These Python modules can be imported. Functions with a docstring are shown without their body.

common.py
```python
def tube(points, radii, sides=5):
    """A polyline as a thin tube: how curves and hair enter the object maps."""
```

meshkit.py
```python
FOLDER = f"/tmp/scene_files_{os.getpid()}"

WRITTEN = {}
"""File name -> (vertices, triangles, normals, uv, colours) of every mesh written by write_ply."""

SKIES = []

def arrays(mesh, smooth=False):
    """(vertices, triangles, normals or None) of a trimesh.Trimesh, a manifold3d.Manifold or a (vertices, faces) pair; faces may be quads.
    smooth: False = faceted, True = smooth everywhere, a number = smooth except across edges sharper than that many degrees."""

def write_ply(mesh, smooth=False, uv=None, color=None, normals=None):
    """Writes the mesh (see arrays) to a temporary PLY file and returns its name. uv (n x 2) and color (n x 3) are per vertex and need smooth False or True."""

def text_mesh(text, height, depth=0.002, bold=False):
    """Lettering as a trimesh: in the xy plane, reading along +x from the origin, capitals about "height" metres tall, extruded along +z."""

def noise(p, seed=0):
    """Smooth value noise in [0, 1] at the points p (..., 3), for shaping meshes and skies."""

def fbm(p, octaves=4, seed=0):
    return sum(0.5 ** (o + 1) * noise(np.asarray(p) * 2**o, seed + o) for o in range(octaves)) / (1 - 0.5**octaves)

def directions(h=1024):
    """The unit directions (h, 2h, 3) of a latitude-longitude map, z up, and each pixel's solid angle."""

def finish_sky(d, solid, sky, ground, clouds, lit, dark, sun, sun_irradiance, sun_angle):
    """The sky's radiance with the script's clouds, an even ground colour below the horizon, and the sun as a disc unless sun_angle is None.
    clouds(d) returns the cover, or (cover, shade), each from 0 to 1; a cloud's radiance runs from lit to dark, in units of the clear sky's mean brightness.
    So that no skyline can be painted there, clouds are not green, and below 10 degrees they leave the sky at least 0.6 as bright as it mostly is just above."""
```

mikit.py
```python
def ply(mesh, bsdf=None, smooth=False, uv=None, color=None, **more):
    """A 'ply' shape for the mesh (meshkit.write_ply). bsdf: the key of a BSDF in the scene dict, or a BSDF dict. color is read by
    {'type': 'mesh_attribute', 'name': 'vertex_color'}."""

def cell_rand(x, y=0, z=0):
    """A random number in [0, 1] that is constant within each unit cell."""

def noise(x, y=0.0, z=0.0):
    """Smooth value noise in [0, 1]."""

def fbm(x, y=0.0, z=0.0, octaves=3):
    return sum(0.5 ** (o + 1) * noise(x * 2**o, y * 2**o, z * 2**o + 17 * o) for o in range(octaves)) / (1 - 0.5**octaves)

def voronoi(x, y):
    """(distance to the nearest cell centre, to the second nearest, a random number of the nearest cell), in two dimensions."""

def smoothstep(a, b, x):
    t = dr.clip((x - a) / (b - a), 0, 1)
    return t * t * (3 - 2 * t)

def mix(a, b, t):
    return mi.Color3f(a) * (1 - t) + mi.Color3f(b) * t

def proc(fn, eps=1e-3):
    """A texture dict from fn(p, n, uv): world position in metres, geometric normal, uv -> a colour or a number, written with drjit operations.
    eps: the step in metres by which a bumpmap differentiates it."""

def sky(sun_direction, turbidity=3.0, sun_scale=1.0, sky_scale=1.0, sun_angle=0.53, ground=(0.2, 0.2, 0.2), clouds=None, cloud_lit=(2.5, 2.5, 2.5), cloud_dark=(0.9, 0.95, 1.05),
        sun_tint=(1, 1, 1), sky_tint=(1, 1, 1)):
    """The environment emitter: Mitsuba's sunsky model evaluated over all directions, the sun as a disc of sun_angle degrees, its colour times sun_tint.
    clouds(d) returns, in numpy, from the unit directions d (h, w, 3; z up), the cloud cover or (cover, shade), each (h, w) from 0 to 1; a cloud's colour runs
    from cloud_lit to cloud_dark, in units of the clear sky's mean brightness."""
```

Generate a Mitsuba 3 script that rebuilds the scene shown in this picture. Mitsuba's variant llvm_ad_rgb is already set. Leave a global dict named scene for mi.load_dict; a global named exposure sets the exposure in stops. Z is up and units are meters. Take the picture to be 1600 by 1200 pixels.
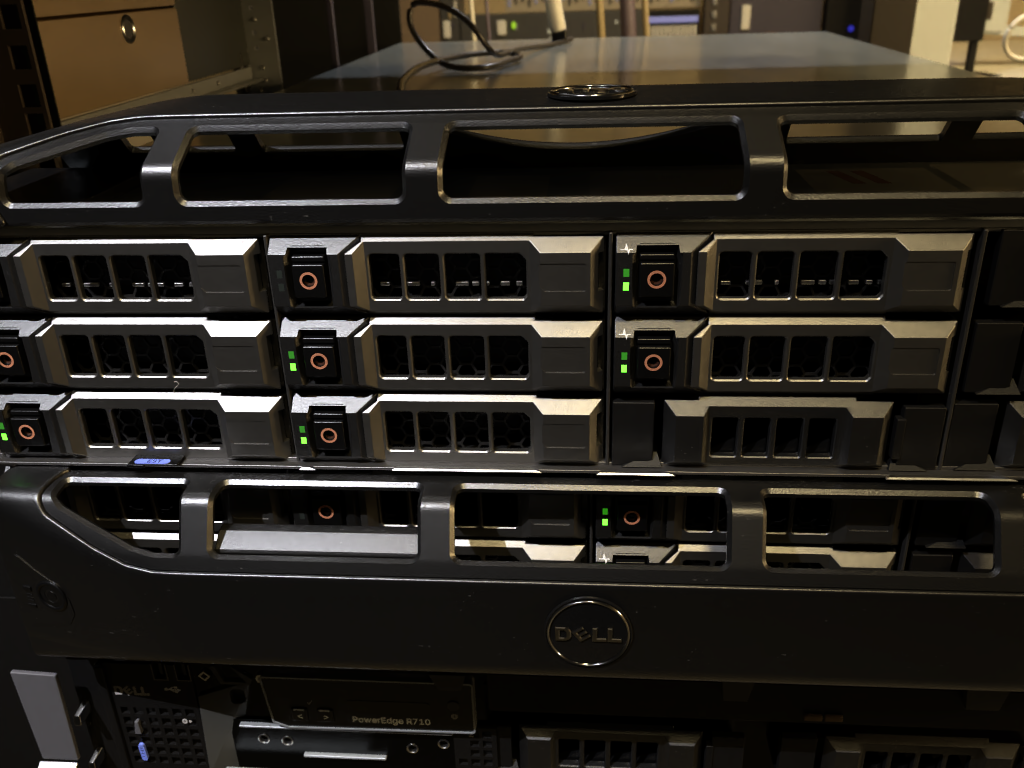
import math
import numpy as np
import trimesh
import mitsuba as mi
import manifold3d as m3
from shapely.geometry import Polygon, LineString, Point, box as sbox
from shapely import affinity
from shapely.ops import unary_union
import mikit
import meshkit
from mikit import ply, proc

T = mi.ScalarTransform4f
scene, labels = {}, {}

# ------------------------------------------------------------------ camera, lights, exposure
CAM = np.array([-0.01945478, -0.255621, 0.0844203])
FWD = np.array([-0.08698549, 0.90315974, -0.42039982])
UPV = np.array([-0.00638656, 0.42148514, 0.90681282])
scene['camera'] = {
    'type': 'thinlens', 'fov': 59.63, 'fov_axis': 'x', 'near_clip': 0.01, 'far_clip': 20.0,
    'aperture_radius': 0.0008, 'focus_distance': 0.285,
    'to_world': T().look_at(origin=CAM.tolist(), target=(CAM + FWD).tolist(), up=UPV.tolist()),
}
exposure = 0.0


def lamp(key, at, to, w, h, rgb):
    scene[key] = {'type': 'rectangle',
                  'to_world': T().look_at(origin=list(at), target=list(to), up=[0.1, 1, 0.05]) @ T().scale([w / 2, h / 2, 1]),
                  'bsdf': {'type': 'diffuse', 'reflectance': {'type': 'rgb', 'value': 0.3}},
                  'emitter': {'type': 'area', 'sampling_weight': 2.0, 'radiance': {'type': 'rgb', 'value': list(rgb)}}}
    labels[key] = {'kind': 'structure'}


# cool white hand lamp to the upper left of the photographer, throwing its beam at the left of the rack
scene['cool_lamp'] = {'type': 'spot', 'sampling_weight': 3.0, 'cutoff_angle': 12.0, 'beam_width': 4.0,
                      'intensity': {'type': 'rgb', 'value': [11.0, 11.0, 12.0]},
                      'to_world': T().look_at(origin=[-0.66, -0.74, 1.25], target=[-0.18, 0.0, -0.08], up=[0, 0, 1])}
# ceiling lamps of the room and an added warm side light
lamp('ceiling_lamp', (0.13, -0.78, 1.38), (0.0, 0, 0), 0.22, 0.22, (84, 65, 32))
lamp('ceiling_lamp_001', (1.0, 0.42, 0.95), (0.5, 0.9, 0.0), 0.3, 0.3, (68, 50, 24))
lamp('added_side_lamp', (0.95, -0.085, 0.13), (0.0, 0.0, 0.0), 0.10, 0.2, (80, 54, 23))  # added low light that warms the faces turned right
lamp('ceiling_lamp_002', (0.16, 1.02, 0.72), (0.08, 0.6, 0), 0.08, 0.08, (330, 336, 350))
scene['room_glow'] = {'type': 'constant', 'sampling_weight': 1.0, 'radiance': {'type': 'rgb', 'value': [0.0052, 0.0048, 0.0040]}}

# ------------------------------------------------------------------ materials


def P(key, base, rough, metal=0.0, spec=0.5, bump=None, tex=None, **kw):
    d = {'type': 'principled', 'roughness': rough, 'metallic': metal, 'specular': spec,
         'base_color': tex if tex is not None else {'type': 'rgb', 'value': list(base)}, **kw}
    if bump is not None:
        fn, amp, eps = bump
        d = {'type': 'bumpmap', 'arbitrary': proc(fn, eps=eps), 'scale': amp, 'bsdf': d}
    scene[key] = {'type': 'twosided', 'bsdf': d}


def grain(f):
    return lambda p, n, uv: mikit.noise(p.x * f, p.y * f, p.z * f) * 0.6 + mikit.noise(p.x * f * 2.3, p.y * f * 2.3, p.z * f * 2.3) * 0.4


g_coarse, g_fine, g_paint = grain(2500.0), grain(2600.0), grain(3300.0)


def lid_fn(p, n, uv):
    a = mikit.fbm(p.x * 25, p.y * 6, p.z * 25, 3)
    return mikit.mix((0.13, 0.145, 0.148), (0.175, 0.192, 0.195), a)


def lid_rough(p, n, uv):
    return 0.12 + 0.12 * mikit.fbm(p.x * 60, p.y * 20, p.z * 60, 3)


def panel_fn(p, n, uv):  # case steel tone with the warm reflection of the wall put into it
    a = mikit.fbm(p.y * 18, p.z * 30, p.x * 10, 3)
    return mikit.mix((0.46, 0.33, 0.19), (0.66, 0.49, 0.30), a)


def handle_fn(p, n, uv):
    a = mikit.fbm(p.x * 260, p.y * 260, p.z * 260, 3)
    return mikit.mix((0.185, 0.180, 0.168), (0.218, 0.212, 0.198), a)


def dust_fn(p, n, uv):
    d = mikit.smoothstep(0.90, 0.95, mikit.noise(p.x * 900, p.y * 900, p.z * 900)) * mikit.smoothstep(0.5, 0.8, mikit.noise(p.x * 70, p.y * 70, p.z * 70))
    return mikit.mix((0.0017, 0.0017, 0.0017), (0.04, 0.039, 0.037), d)


P('bezel_plastic', None, 0.34, spec=1.0, tex=proc(dust_fn), bump=(g_coarse, 0.00006, 8e-5))
P('carrier_plastic', None, 0.43, spec=1.0, tex=proc(dust_fn), bump=(g_fine, 0.00005, 8e-5))
P('black_plastic', (0.0022, 0.0022, 0.0023), 0.30)
P('gloss_black', (0.005, 0.005, 0.005), 0.08)
P('handle_paint', None, 0.41, metal=0.97, tex=proc(handle_fn), bump=(g_paint, 0.000006, 1e-4))
P('chrome', (0.72, 0.70, 0.66), 0.12, metal=1.0)
P('dark_steel', (0.16, 0.155, 0.15), 0.38, metal=0.9)
P('bright_steel', (0.62, 0.62, 0.61), 0.28, metal=1.0)
P('grey_steel', (0.34, 0.36, 0.37), 0.42, metal=0.5)
scene['lid_steel'] = {'type': 'twosided', 'bsdf': {'type': 'principled', 'base_color': proc(lid_fn), 'roughness': proc(lid_rough), 'metallic': 0.45}}
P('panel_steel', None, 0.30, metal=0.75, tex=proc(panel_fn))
P('copper_ring', (0.42, 0.175, 0.10), 0.5)
P('dark_copper', (0.05, 0.02, 0.012), 0.4)
P('divider_steel', (0.05, 0.048, 0.045), 0.45, metal=0.6)
P('ink_white', (0.80, 0.80, 0.78), 0.6)
P('ink_grey', (0.42, 0.40, 0.37), 0.6)
P('mesh_steel', (0.022, 0.021, 0.02), 0.4, metal=0.6)
P('cage_steel', (0.010, 0.0105, 0.010), 0.25, metal=0.9)
P('dark_reflection_steel', (0.085, 0.09, 0.08), 0.35, metal=0.7)  # darker copy of the case steel, for its dark reflection
P('led_off', (0.02, 0.025, 0.022), 0.2)
P('tag_blue', (0.17, 0.24, 0.80), 0.45)
P('tag_blue_dark', (0.03, 0.04, 0.14), 0.5)
P('latch_grey', (0.085, 0.085, 0.095), 0.5)
P('dull_grey', (0.05, 0.05, 0.044), 0.5)
P('red_ink', (0.10, 0.05, 0.03), 0.5)
P('label_film', (0.20, 0.20, 0.175), 0.12)
P('rack_paint', (0.045, 0.034, 0.026), 0.5)
P('post_paint', (0.018, 0.013, 0.010), 0.55)
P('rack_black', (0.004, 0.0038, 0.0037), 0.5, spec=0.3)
P('cream_paint', (0.66, 0.71, 0.72), 0.55)
P('dull_cream', (0.36, 0.31, 0.22), 0.6)
P('wall_paint', (0.66, 0.54, 0.36), 0.8)
P('white_plastic', (0.74, 0.71, 0.62), 0.45)
P('cable_black', (0.02, 0.018, 0.016), 0.3)
P('cable_tan', (0.32, 0.25, 0.13), 0.5)
P('cable_violet', (0.10, 0.075, 0.10), 0.5)
P('cardboard', (0.20, 0.14, 0.085), 0.8)
P('violet_grey', (0.05, 0.044, 0.066), 0.5)
P('switch_blue', (0.30, 0.34, 0.62), 0.4)
P('device_grey', (0.055, 0.053, 0.05), 0.5)
P('floor_grey', (0.20, 0.19, 0.17), 0.7)
P('lint_white', (0.55, 0.53, 0.5), 0.9)


def glow(rgb):
    return {'type': 'area', 'sampling_weight': 0.05, 'radiance': {'type': 'rgb', 'value': list(rgb)}}


# ------------------------------------------------------------------ mesh helpers (millimetres)
MM = 0.001


def tri(m):
    if isinstance(m, m3.Manifold):
        o = m.to_mesh()
        return trimesh.Trimesh(o.vert_properties[:, :3], o.tri_verts, process=False)
    return m


def join(*ms):
    return trimesh.util.concatenate([tri(m) for m in ms])


def shape_dict(mesh, bsdf, smooth=30, **more):
    m = tri(mesh).copy()
    m.apply_scale(MM)
    return ply(m, bsdf, smooth, **more)


def place(d, dx=0, dy=0, dz=0, mat=None):
    t = T().translate([dx * MM, dy * MM, dz * MM])
    if mat is not None:
        t = t @ mat
    return {**d, 'to_world': t}


def fresh(key):
    if not any(k == key or k.startswith(key + '__') for k in scene):
        return key
    i = 1
    while any(k == f'{key}_{i:03d}' or k.startswith(f'{key}_{i:03d}__') for k in scene):
        i += 1
    return f'{key}_{i:03d}'


def thing(name, label, cat, group=None, kind=None):
    k = fresh(name)
    scene[k + '__'] = None                     # reserves the key until the first part is there
    labels[k] = {'label': label, 'category': cat}
    if group:
        labels[k]['group'] = group
    return k


def part(parent, name, d, label=None):
    k = fresh(f'{parent}__{name}')
    scene.pop(parent + '__', None)
    scene[k] = d
    if label:
        labels[k] = {'label': label}
    return k


def single(name, d, label, cat, group=None, kind=None):
    k = fresh(name)
    scene[k] = d
    if kind == 'structure':
        labels[k] = {'kind': 'structure'}
    else:
        labels[k] = {'label': label, 'category': cat}
        if group:
            labels[k]['group'] = group
    return k


def ball(r, n=8):
    return m3.Manifold.sphere(r, n)


def rounded(points, r, n=12):
    """Convex solid through the points' hull with its edges rounded by r."""
    from scipy.spatial import ConvexHull, HalfspaceIntersection
    hull = ConvexHull(np.asarray(points, float))
    eq = hull.equations.copy()
    eq[:, 3] += r
    c = np.mean(np.asarray(points, float)[hull.vertices], 0)
    v = HalfspaceIntersection(eq, c).intersections
    s = tri(m3.Manifold.sphere(r, n)).vertices
    return m3.Manifold.hull_points((v[:, None, :] + s[None]).reshape(-1, 3))


def block(x0, x1, y0, y1, z0, z1, r=0.3, n=8):
    pts = [(x, y, z) for x in (x0, x1) for y in (y0, y1) for z in (z0, z1)]
    if r <= 0:
        return m3.Manifold.hull_points(np.array(pts, float))
    r = min(r, 0.45 * min(x1 - x0, y1 - y0, z1 - z0))
    return rounded(pts, r, n)


def bevel_block(x0, x1, y0, y1, z0, z1, c=0.4):
    """A cheap box with chamfered edges."""
    c = min(c, 0.4 * min(x1 - x0, y1 - y0, z1 - z0))
    pts = []
    for x, sx in ((x0, 1), (x1, -1)):
        for y, sy in ((y0, 1), (y1, -1)):
            for z, sz in ((z0, 1), (z1, -1)):
                pts += [(x + sx * c, y + sy * c, z), (x + sx * c, y, z + sz * c), (x, y + sy * c, z + sz * c)]
    return m3.Manifold.hull_points(np.array(pts, float))


def rings(poly):
    polys = getattr(poly, 'geoms', [poly])
    out = []
    for g in polys:
        g = g if g.exterior.is_ccw else Polygon(list(g.exterior.coords)[::-1], [list(i.coords) for i in g.interiors])
        out.append(np.array(g.exterior.coords)[:-1])
        for i in g.interiors:
            a = np.array(i.coords)[:-1]
            out.append(a[::-1] if i.is_ccw else a)
    return out


def cross(poly):
    return m3.CrossSection([r.tolist() for r in rings(poly)], m3.FillRule.NonZero)


def rot_xz(m):
    """(x, y, z) of an extrusion along +z -> x right, y up (world z), extruded towards the viewer (world -y)."""
    return m.transform(np.array([[1, 0, 0, 0], [0, 0, -1, 0], [0, 1, 0, 0]], float))


def prism(poly, y0, y1):
    """Polygon in (x, z), solid from y0 to y1."""
    return rot_xz(cross(poly).extrude(y1 - y0)).translate([0, y1, 0])


def prism_z(poly, z0, z1):
    """Polygon in (x, y), solid from z0 to z1."""
    return cross(poly).extrude(z1 - z0).translate([0, 0, z0])


def rrect(x0, x1, z0, z1, r, res=4):
    return sbox(x0 + r, z0 + r, x1 - r, z1 - r).buffer(r, quad_segs=res)


def disc_y(cx, cz, r, y0, y1, n=32):
    return prism(Point(cx, cz).buffer(r, quad_segs=n // 4), y0, y1)


def annulus_y(cx, cz, r0, r1, y0, y1, n=40):
    return prism(Point(cx, cz).buffer(r1, quad_segs=n // 4).difference(Point(cx, cz).buffer(r0, quad_segs=n // 4)), y0, y1)


def tube(points, r, sides=10, n=80):
    from scipy.interpolate import CubicSpline
    p = np.asarray(points, float)
    s = np.r_[0, np.cumsum(np.linalg.norm(np.diff(p, axis=0), axis=1))]
    q = CubicSpline(s, p)(np.linspace(0, s[-1], n)) if len(p) > 2 else np.linspace(p[0], p[-1], 2)
    from common import tube as _t
    v, f = _t(q, r, sides)
    m = trimesh.Trimesh(v, f, process=False)
    return m


def letters(text, height, depth=0.15, bold=True):
    """Lettering in millimetres, upright and facing the viewer, its lower left corner in the origin."""
    t = meshkit.text_mesh(text, height * MM, depth * MM, bold)
    v = np.array(t.vertices) / MM
    return trimesh.Trimesh(np.c_[v[:, 0], -v[:, 2], v[:, 1]], t.faces, process=False)


def moved(m, dx=0, dy=0, dz=0):
    m = tri(m).copy()
    m.apply_translation([dx, dy, dz])
    return m


def logo_polys():
    """The four letters of the round emblem, capitals one unit tall."""
    d = Polygon([(0, 0), (.58, 0), (.80, .10), (.92, .30), (.92, .70), (.80, .90), (.58, 1), (0, 1)],
                [[(.27, .24), (.27, .76), (.52, .76), (.64, .64), (.64, .36), (.52, .24)]])
    e = Polygon([(0, 0), (.82, 0), (.82, .22), (.27, .22), (.27, .39), (.80, .39), (.80, .61), (.27, .61), (.27, .78), (.82, .78), (.82, 1), (0, 1)])
    e = affinity.translate(affinity.rotate(affinity.scale(e, 0.9, 0.86, origin=(.41, .5)), 36, origin=(.41, .5)), 1.08, 0.0)
    l = Polygon([(0, 0), (.80, 0), (.80, .26), (.28, .26), (.28, 1), (0, 1)])
    return [d, e, affinity.translate(l, 2.12, 0), affinity.translate(l, 2.98, 0)]


# ------------------------------------------------------------------ setting
single('floor', shape_dict(block(-2500, 2500, -1500, 3200, -1410, -1400, 0), 'floor_grey', False), '', '', kind='structure')
single('back_wall', shape_dict(block(-2500, 2500, 2300, 2320, -1400, 1700, 0), 'wall_paint', False), '', '', kind='structure')
single('right_wall', shape_dict(block(2000, 2020, -1500, 2300, -1400, 1700, 0), 'wall_paint', False), '', '', kind='structure')

# ------------------------------------------------------------------ drive carrier
ROW, COL = 26.8, 105.5


def zpoints(plan, ztop=8.2, zbot=-8.4):
    """Corner points of a piece: plan points (x, y), the top at z = 8.2 + y and the bottom at z = -8.4 - 0.9 y."""
    return [(x, y, ztop + y) for x, y in plan] + [(x, y, zbot - 0.9 * y) for x, y in plan]


def make_handle():
    r = 0.45
    rib = rounded(zpoints([(17.4, 4.2), (10.7, 0), (14.3, 0), (18.6, 4.2)]), r, 20)
    pad = rounded(zpoints([(66.0, 4.6), (71.0, 0), (86.0, 0), (90.6, 4.6)]), r, 20)
    grille = rounded(zpoints([(16.4, 3.0), (69.0, 3.0), (69.0, 5.6), (16.4, 5.6)]), 0.3)
    back = rounded([(x, y, z) for x in (64, 89.5) for y in (4.0, 5.8) for z in (-11, 12.0)], 0.3)
    h = rib + pad + grille + back
    wins = [rrect(18.4, 27.9, -7.3, 7.2, 1.2), rrect(29.4, 40.1, -7.3, 7.2, 1.2), rrect(41.7, 52.7, -7.3, 7.2, 1.2),
            Polygon([(54.2, -7.3), (65.6, -7.3), (66.6, -6), (66.6, 5.2), (64.6, 7.2), (54.2, 7.2)]).buffer(-0.8).buffer(0.8)]
    for w in wins:
        h -= prism(w, -2, 8)
        h -= hull_frustum(w, 3.0, 0.45)
    h -= prism(Polygon([(70.6, -2.2), (72.2, -3.9), (84.6, -3.9), (84.6, 4.9), (70.6, 4.9)]).buffer(-0.6).buffer(0.6), -1, 0.35)
    h -= block(88.3, 92, 1.6, 8, -4.5, 7.5, 0)
    return h


def hull_frustum(w, y, c):
    """Chamfer of a window's edge on the plane y."""
    a, b = np.array(w.buffer(c + 0.15).exterior.coords), np.array(w.exterior.coords)
    return m3.Manifold.hull_points(np.vstack([np.c_[a[:, 0], a[:, 0] * 0 + y - 0.15, a[:, 1]], np.c_[b[:, 0], b[:, 0] * 0 + y + c, b[:, 1]]]))


def make_body():
    b = rounded(zpoints([(-12.1, 5.5), (-12.1, 0), (9.8, 0), (15.6, 4.2), (17.0, 5.5)]), 0.4)
    pocket = np.array([(x, y, z) for (x0, x1, z0, z1, y) in ((-6.4, 6.6, -9.6, 9.9, -0.5), (-5.6, 5.8, -8.4, 9.9, 4.6)) for x in (x0, x1) for z in (z0, z1)])
    b -= m3.Manifold.hull_points(pocket)
    mouth = np.array([(x, y, z) for x0, x1, z, y in ((-7.2, 7.4, 7.4, -0.5), (-7.2, 7.4, -8.9, -0.5), (-5.0, 5.2, 10.4, 2.2), (-5.0, 5.2, -8.9, 2.2), (-7.2, 7.4, 7.4, 0.6)) for x in (x0, x1)])
    b -= m3.Manifold.hull_points(mouth)
    for z0, z1 in ((0.7, 3.2), (-3.5, -1.0)):
        b -= prism(sbox(-9.85, z0, -8.05, z1), -1, 0.8)
    # tray behind the handle
    tray = block(14, 90.5, 24, 27, -11.2, 11.2, 0) + block(-12.0, 90.5, 5.4, 27, -11.6, -10.6, 0) + block(-12.0, -10.8, 5.4, 27, -11.6, 11.4, 0) + block(88.5, 90.5, 5.9, 27, -11.6, 11.4, 0)
    return b + tray


def make_button():
    rear = block(-5.1, 5.2, 1.0, 5.2, -6.4, 7.3, 0.45)
    rear -= block(-6, 6, -1, 1.9, -8, 5.8, 0)
    front = block(-4.9, 5.15, -0.45, 2.6, -5.5, 5.0, 0.45)
    front -= disc_y(0, 0, 1.95, -2, 1.4)
    return rear + front


hexes = []
for i in range(-3, 14):
    for j in range(-4, 5):
        hexes.append((20 + i * 5.1, j * 5.9 + (2.95 if i % 2 else 0)))
HEX = sbox(14.5, -10.9, 90, 10.9).difference(unary_union([Polygon([(x + 2.95 * math.cos(a), z + 2.95 * math.sin(a)) for a in np.arange(6) * math.pi / 3]) for x, z in hexes]))
pulse = LineString([(-1.9, 0), (-.55, 0), (-.15, 1.45), (.45, -1.05), (.75, 0), (1.75, 0)]).buffer(0.17, cap_style=2, join_style=2).union(sbox(-.35, -.25, .3, .35))
PULSE = cross(pulse).extrude(0.05)
d_handle = shape_dict(make_handle(), 'handle_paint', 22)
d_body = shape_dict(make_body(), 'carrier_plastic', 32)
d_button = shape_dict(make_button(), 'black_plastic', 32)
d_ring = shape_dict(annulus_y(0, 0, 2.0, 2.75, -0.52, 0.2), 'copper_ring', 30)
d_ringwell = shape_dict(annulus_y(0, 0, 1.3, 1.94, 0.9, 1.38), 'dark_copper', 30)
d_hex = shape_dict(prism(HEX, 11.2, 12.0), 'mesh_steel', False)
pins = [block(x, x + w, 8.6, 10.0, -4.8, -3.5, 0.2) for x, w in ((20, 3), (27.5, 5), (36.2, 1.2), (44, 4), (49.2, 2.2), (52.4, 2.2), (58, 3), (63, 2), (66.5, 1.3))]
d_pins = shape_dict(join(*pins), 'bright_steel', 30)
d_drive_dark = shape_dict(block(16, 88, 20, 23.8, -10.4, 9.5, 0.5), 'rack_black', 30)
led_mesh = prism(sbox(-9.8, -1.2, -8.1, 1.2), -0.08, 0.7)
d_led_off = shape_dict(led_mesh, 'led_off', False)
d_led_dim = shape_dict(led_mesh, 'led_off', False, emitter=glow((0.022, 0.23, 0.006)))
d_led_on = shape_dict(led_mesh, 'led_off', False, emitter=glow((0.42, 3.2, 0.12)))
d_pulse = shape_dict(PULSE, 'ink_white', False)
M_PULSE = T().translate([-8.9 * MM, 0.62 * MM, 8.9 * MM]) @ T().rotate([1, 0, 0], 45)


def carrier(x, y, z, label, lit, icon=False, glint=False):
    k = thing('drive_carrier', label, 'drive carrier', 'silver handled drive carriers')
    part(k, 'body', place(d_body, x, y, z))
    part(k, 'handle', place(d_handle, x, y, z))
    b = part(k, 'release_button', place(d_button, x, y, z))
    part(b, 'ring', place(d_ring, x, y, z), 'copper coloured ring')
    part(b, 'well', place(d_ringwell, x, y, z))
    part(k, 'status_light', place(d_led_dim if lit else d_led_off, x, y, z + 1.95), 'dim green light' if lit else 'unlit dark light')
    part(k, 'status_light', place(d_led_on if lit else d_led_off, x, y, z - 2.25), 'bright green light' if lit else 'unlit dark light')
    if icon:
        part(k, 'pulse_symbol', place(d_pulse, x, y, z, M_PULSE))
    part(k, 'vent_mesh', place(d_hex, x, y, z))
    part(k, 'drive', place(d_drive_dark, x, y, z))
    if glint:
        scene[k + '__contact_row'] = {**place(d_pins, x, y, z)}
        labels[k + '__contact_row'] = {'label': 'row of bright metal contacts behind the vent mesh', 'kind': 'stuff'}
    return k


UP, LO = (0, 0, 0), (-5.1, 1.4, -84.5)
CARR = [  # column, row, lit, icon
    (2, 0, True, True, UP, 'silver carrier with green lights, top of the right column in the upper server'),
    (1, 0, False, False, UP, 'silver carrier with unlit lights in the upper server, top of the middle column'),
    (0, 0, False, False, UP, 'silver carrier at the top of the left column, its button outside the photo'),
    (2, 1, True, True, UP, 'silver carrier with green lights directly above a black blank'),
    (1, 1, True, False, UP, 'silver carrier with green lights, middle of the middle column in the upper server'),
    (0, 1, True, False, UP, 'silver carrier in the left column with curled white lint hanging from its grille'),
    (1, 2, True, False, UP, 'silver carrier with lit green lights, lowest of the middle column in the upper server'),
    (0, 2, True, False, UP, 'silver carrier in the left column directly above the small blue tag'),
    (2, 0, True, False, LO, "carrier with green lights in shade behind the lower bezel's third and fourth windows"),
    (1, 0, False, False, LO, "carrier with unlit lights and copper ring behind the lower bezel's second window"),
    (0, 0, False, False, LO, "carrier in shade behind the lower bezel's leftmost window, upper of two"),
    (2, 1, True, True, LO, 'carrier with white pulse symbol showing only its top behind the lower bezel'),
    (1, 1, True, False, LO, 'carrier showing only its bright top edge behind the lower bezel, left of centre'),
    (0, 1, False, False, LO, "carrier showing only a bright strip low in the lower bezel's leftmost window"),
]
for c, r, lit, icon, o, lab in CARR:
    carrier(o[0] + (c - 2) * COL, o[1], o[2] - r * ROW, lab, lit, icon, glint=(r == 0 and o is UP))


# ------------------------------------------------------------------ black drive blanks
def make_blank():
    r = 0.4
    left = rounded(zpoints([(3.6, 4.4), (7.8, 0), (16.6, 0), (20.0, 4.4)]), r)
    right = rounded(zpoints([(58.6, 4.4), (62.4, 0), (71.6, 0), (75.6, 4.4)]), r)
    mid = rounded(zpoints([(15.0, 2.4), (64.0, 2.4), (64.0, 5.4), (15.0, 5.4)]), 0.35)
    h = left + right + mid
    for x0 in (19.6, 29.7, 39.9, 50.0):
        w = rrect(x0, x0 + 8.2, -7.6, 6.4, 0.8)
        h -= prism(w, -2, 8)
        h -= hull_frustum(w, 2.4, 0.4)
    panel_l = block(-12.2, 1.2, 2.4, 6, -11.4, 11.6, 0.4) - m3.Manifold.hull_points(np.array([(-4, 1, -12), (2, 1, -12), (2, 5, -12), (-4, 5, -12), (2, 1, -9.2), (2, 5, -9.2), (-4, 5, -12), (0, 1, -9.2)], float))
    panel_r = block(78.4, 91.0, 2.4, 6, -11.4, 10.6, 0.4)
    clip = block(76.4, 79.2, 1.6, 5, -7.5, 6.8, 0.3)
    floor_ = block(-12, 91, 4.5, 26, -11.8, -10.8, 0) + block(-12, 91, 25, 27, -11.8, 11.4, 0)
    wedge = m3.Manifold.hull_points(np.array([(-9, 1.0, -11.2), (4, 1.0, -11.2), (4, 6, -11.2), (-9, 6, -11.2), (1.5, 4.6, -7.4), (2.6, 4.6, -7.4)], float))
    wedge2 = m3.Manifold.hull_points(np.array([(76, 1.0, -11.2), (88, 1.0, -11.2), (88, 6, -11.2), (76, 6, -11.2), (77.5, 4.6, -8.0), (78.5, 4.6, -8.0)], float))
    ramps = [m3.Manifold.hull_points(np.array([(x0, 6, -11), (x0 + 8.6, 6, -11), (x0 + 8.6, 16, -11), (x0, 16, -11), (x0 + 8.4, 7, -3.5), (x0 + 8.6, 14, -3.5)], float)) for x0 in (19.4, 29.5, 39.7, 49.8)]
    return h, panel_l + wedge, panel_r + clip + wedge2, join(floor_, *ramps)


bh, bl, br, bf = make_blank()
d_blank = [('handle', shape_dict(bh, 'carrier_plastic', 32)), ('left_panel', shape_dict(bl, 'rack_black', 32)),
           ('right_panel', shape_dict(br, 'rack_black', 32)), ('tray', shape_dict(bf, 'black_plastic', False))]
for x, y, z, lab in [
        (0, 0, -2 * ROW, 'black blank with a four-slot handle in the upper server, below two silver carriers'),
        (COL + 4, 1, 1.5, "black blank cut off by the photo's right edge, topmost of three"),
        (COL + 2, 1, -ROW, "black blank cut off by the photo's right edge, middle of three"),
        (COL, 1, -2 * ROW, "black blank cut off by the photo's right edge, lowest of three"),
        (COL - 3, 3, -85, "upper of two shaded black blanks behind the lower bezel's fourth window"),
        (COL - 3, 3, -85 - ROW, "lower of two shaded black blanks behind the lower bezel's fourth window"),
        (-50.5, 0, -195, 'black blank with a four-slot handle at the bottom of the photo, below the round emblem'),
        (66.5, 1, -196, 'black blank in near darkness in the bottom right corner of the photo')]:
    k = thing('drive_blank', lab, 'drive blank', 'black drive blanks')
    for n, d in d_blank:
        part(k, n, place(d, x, y, z))

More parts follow.
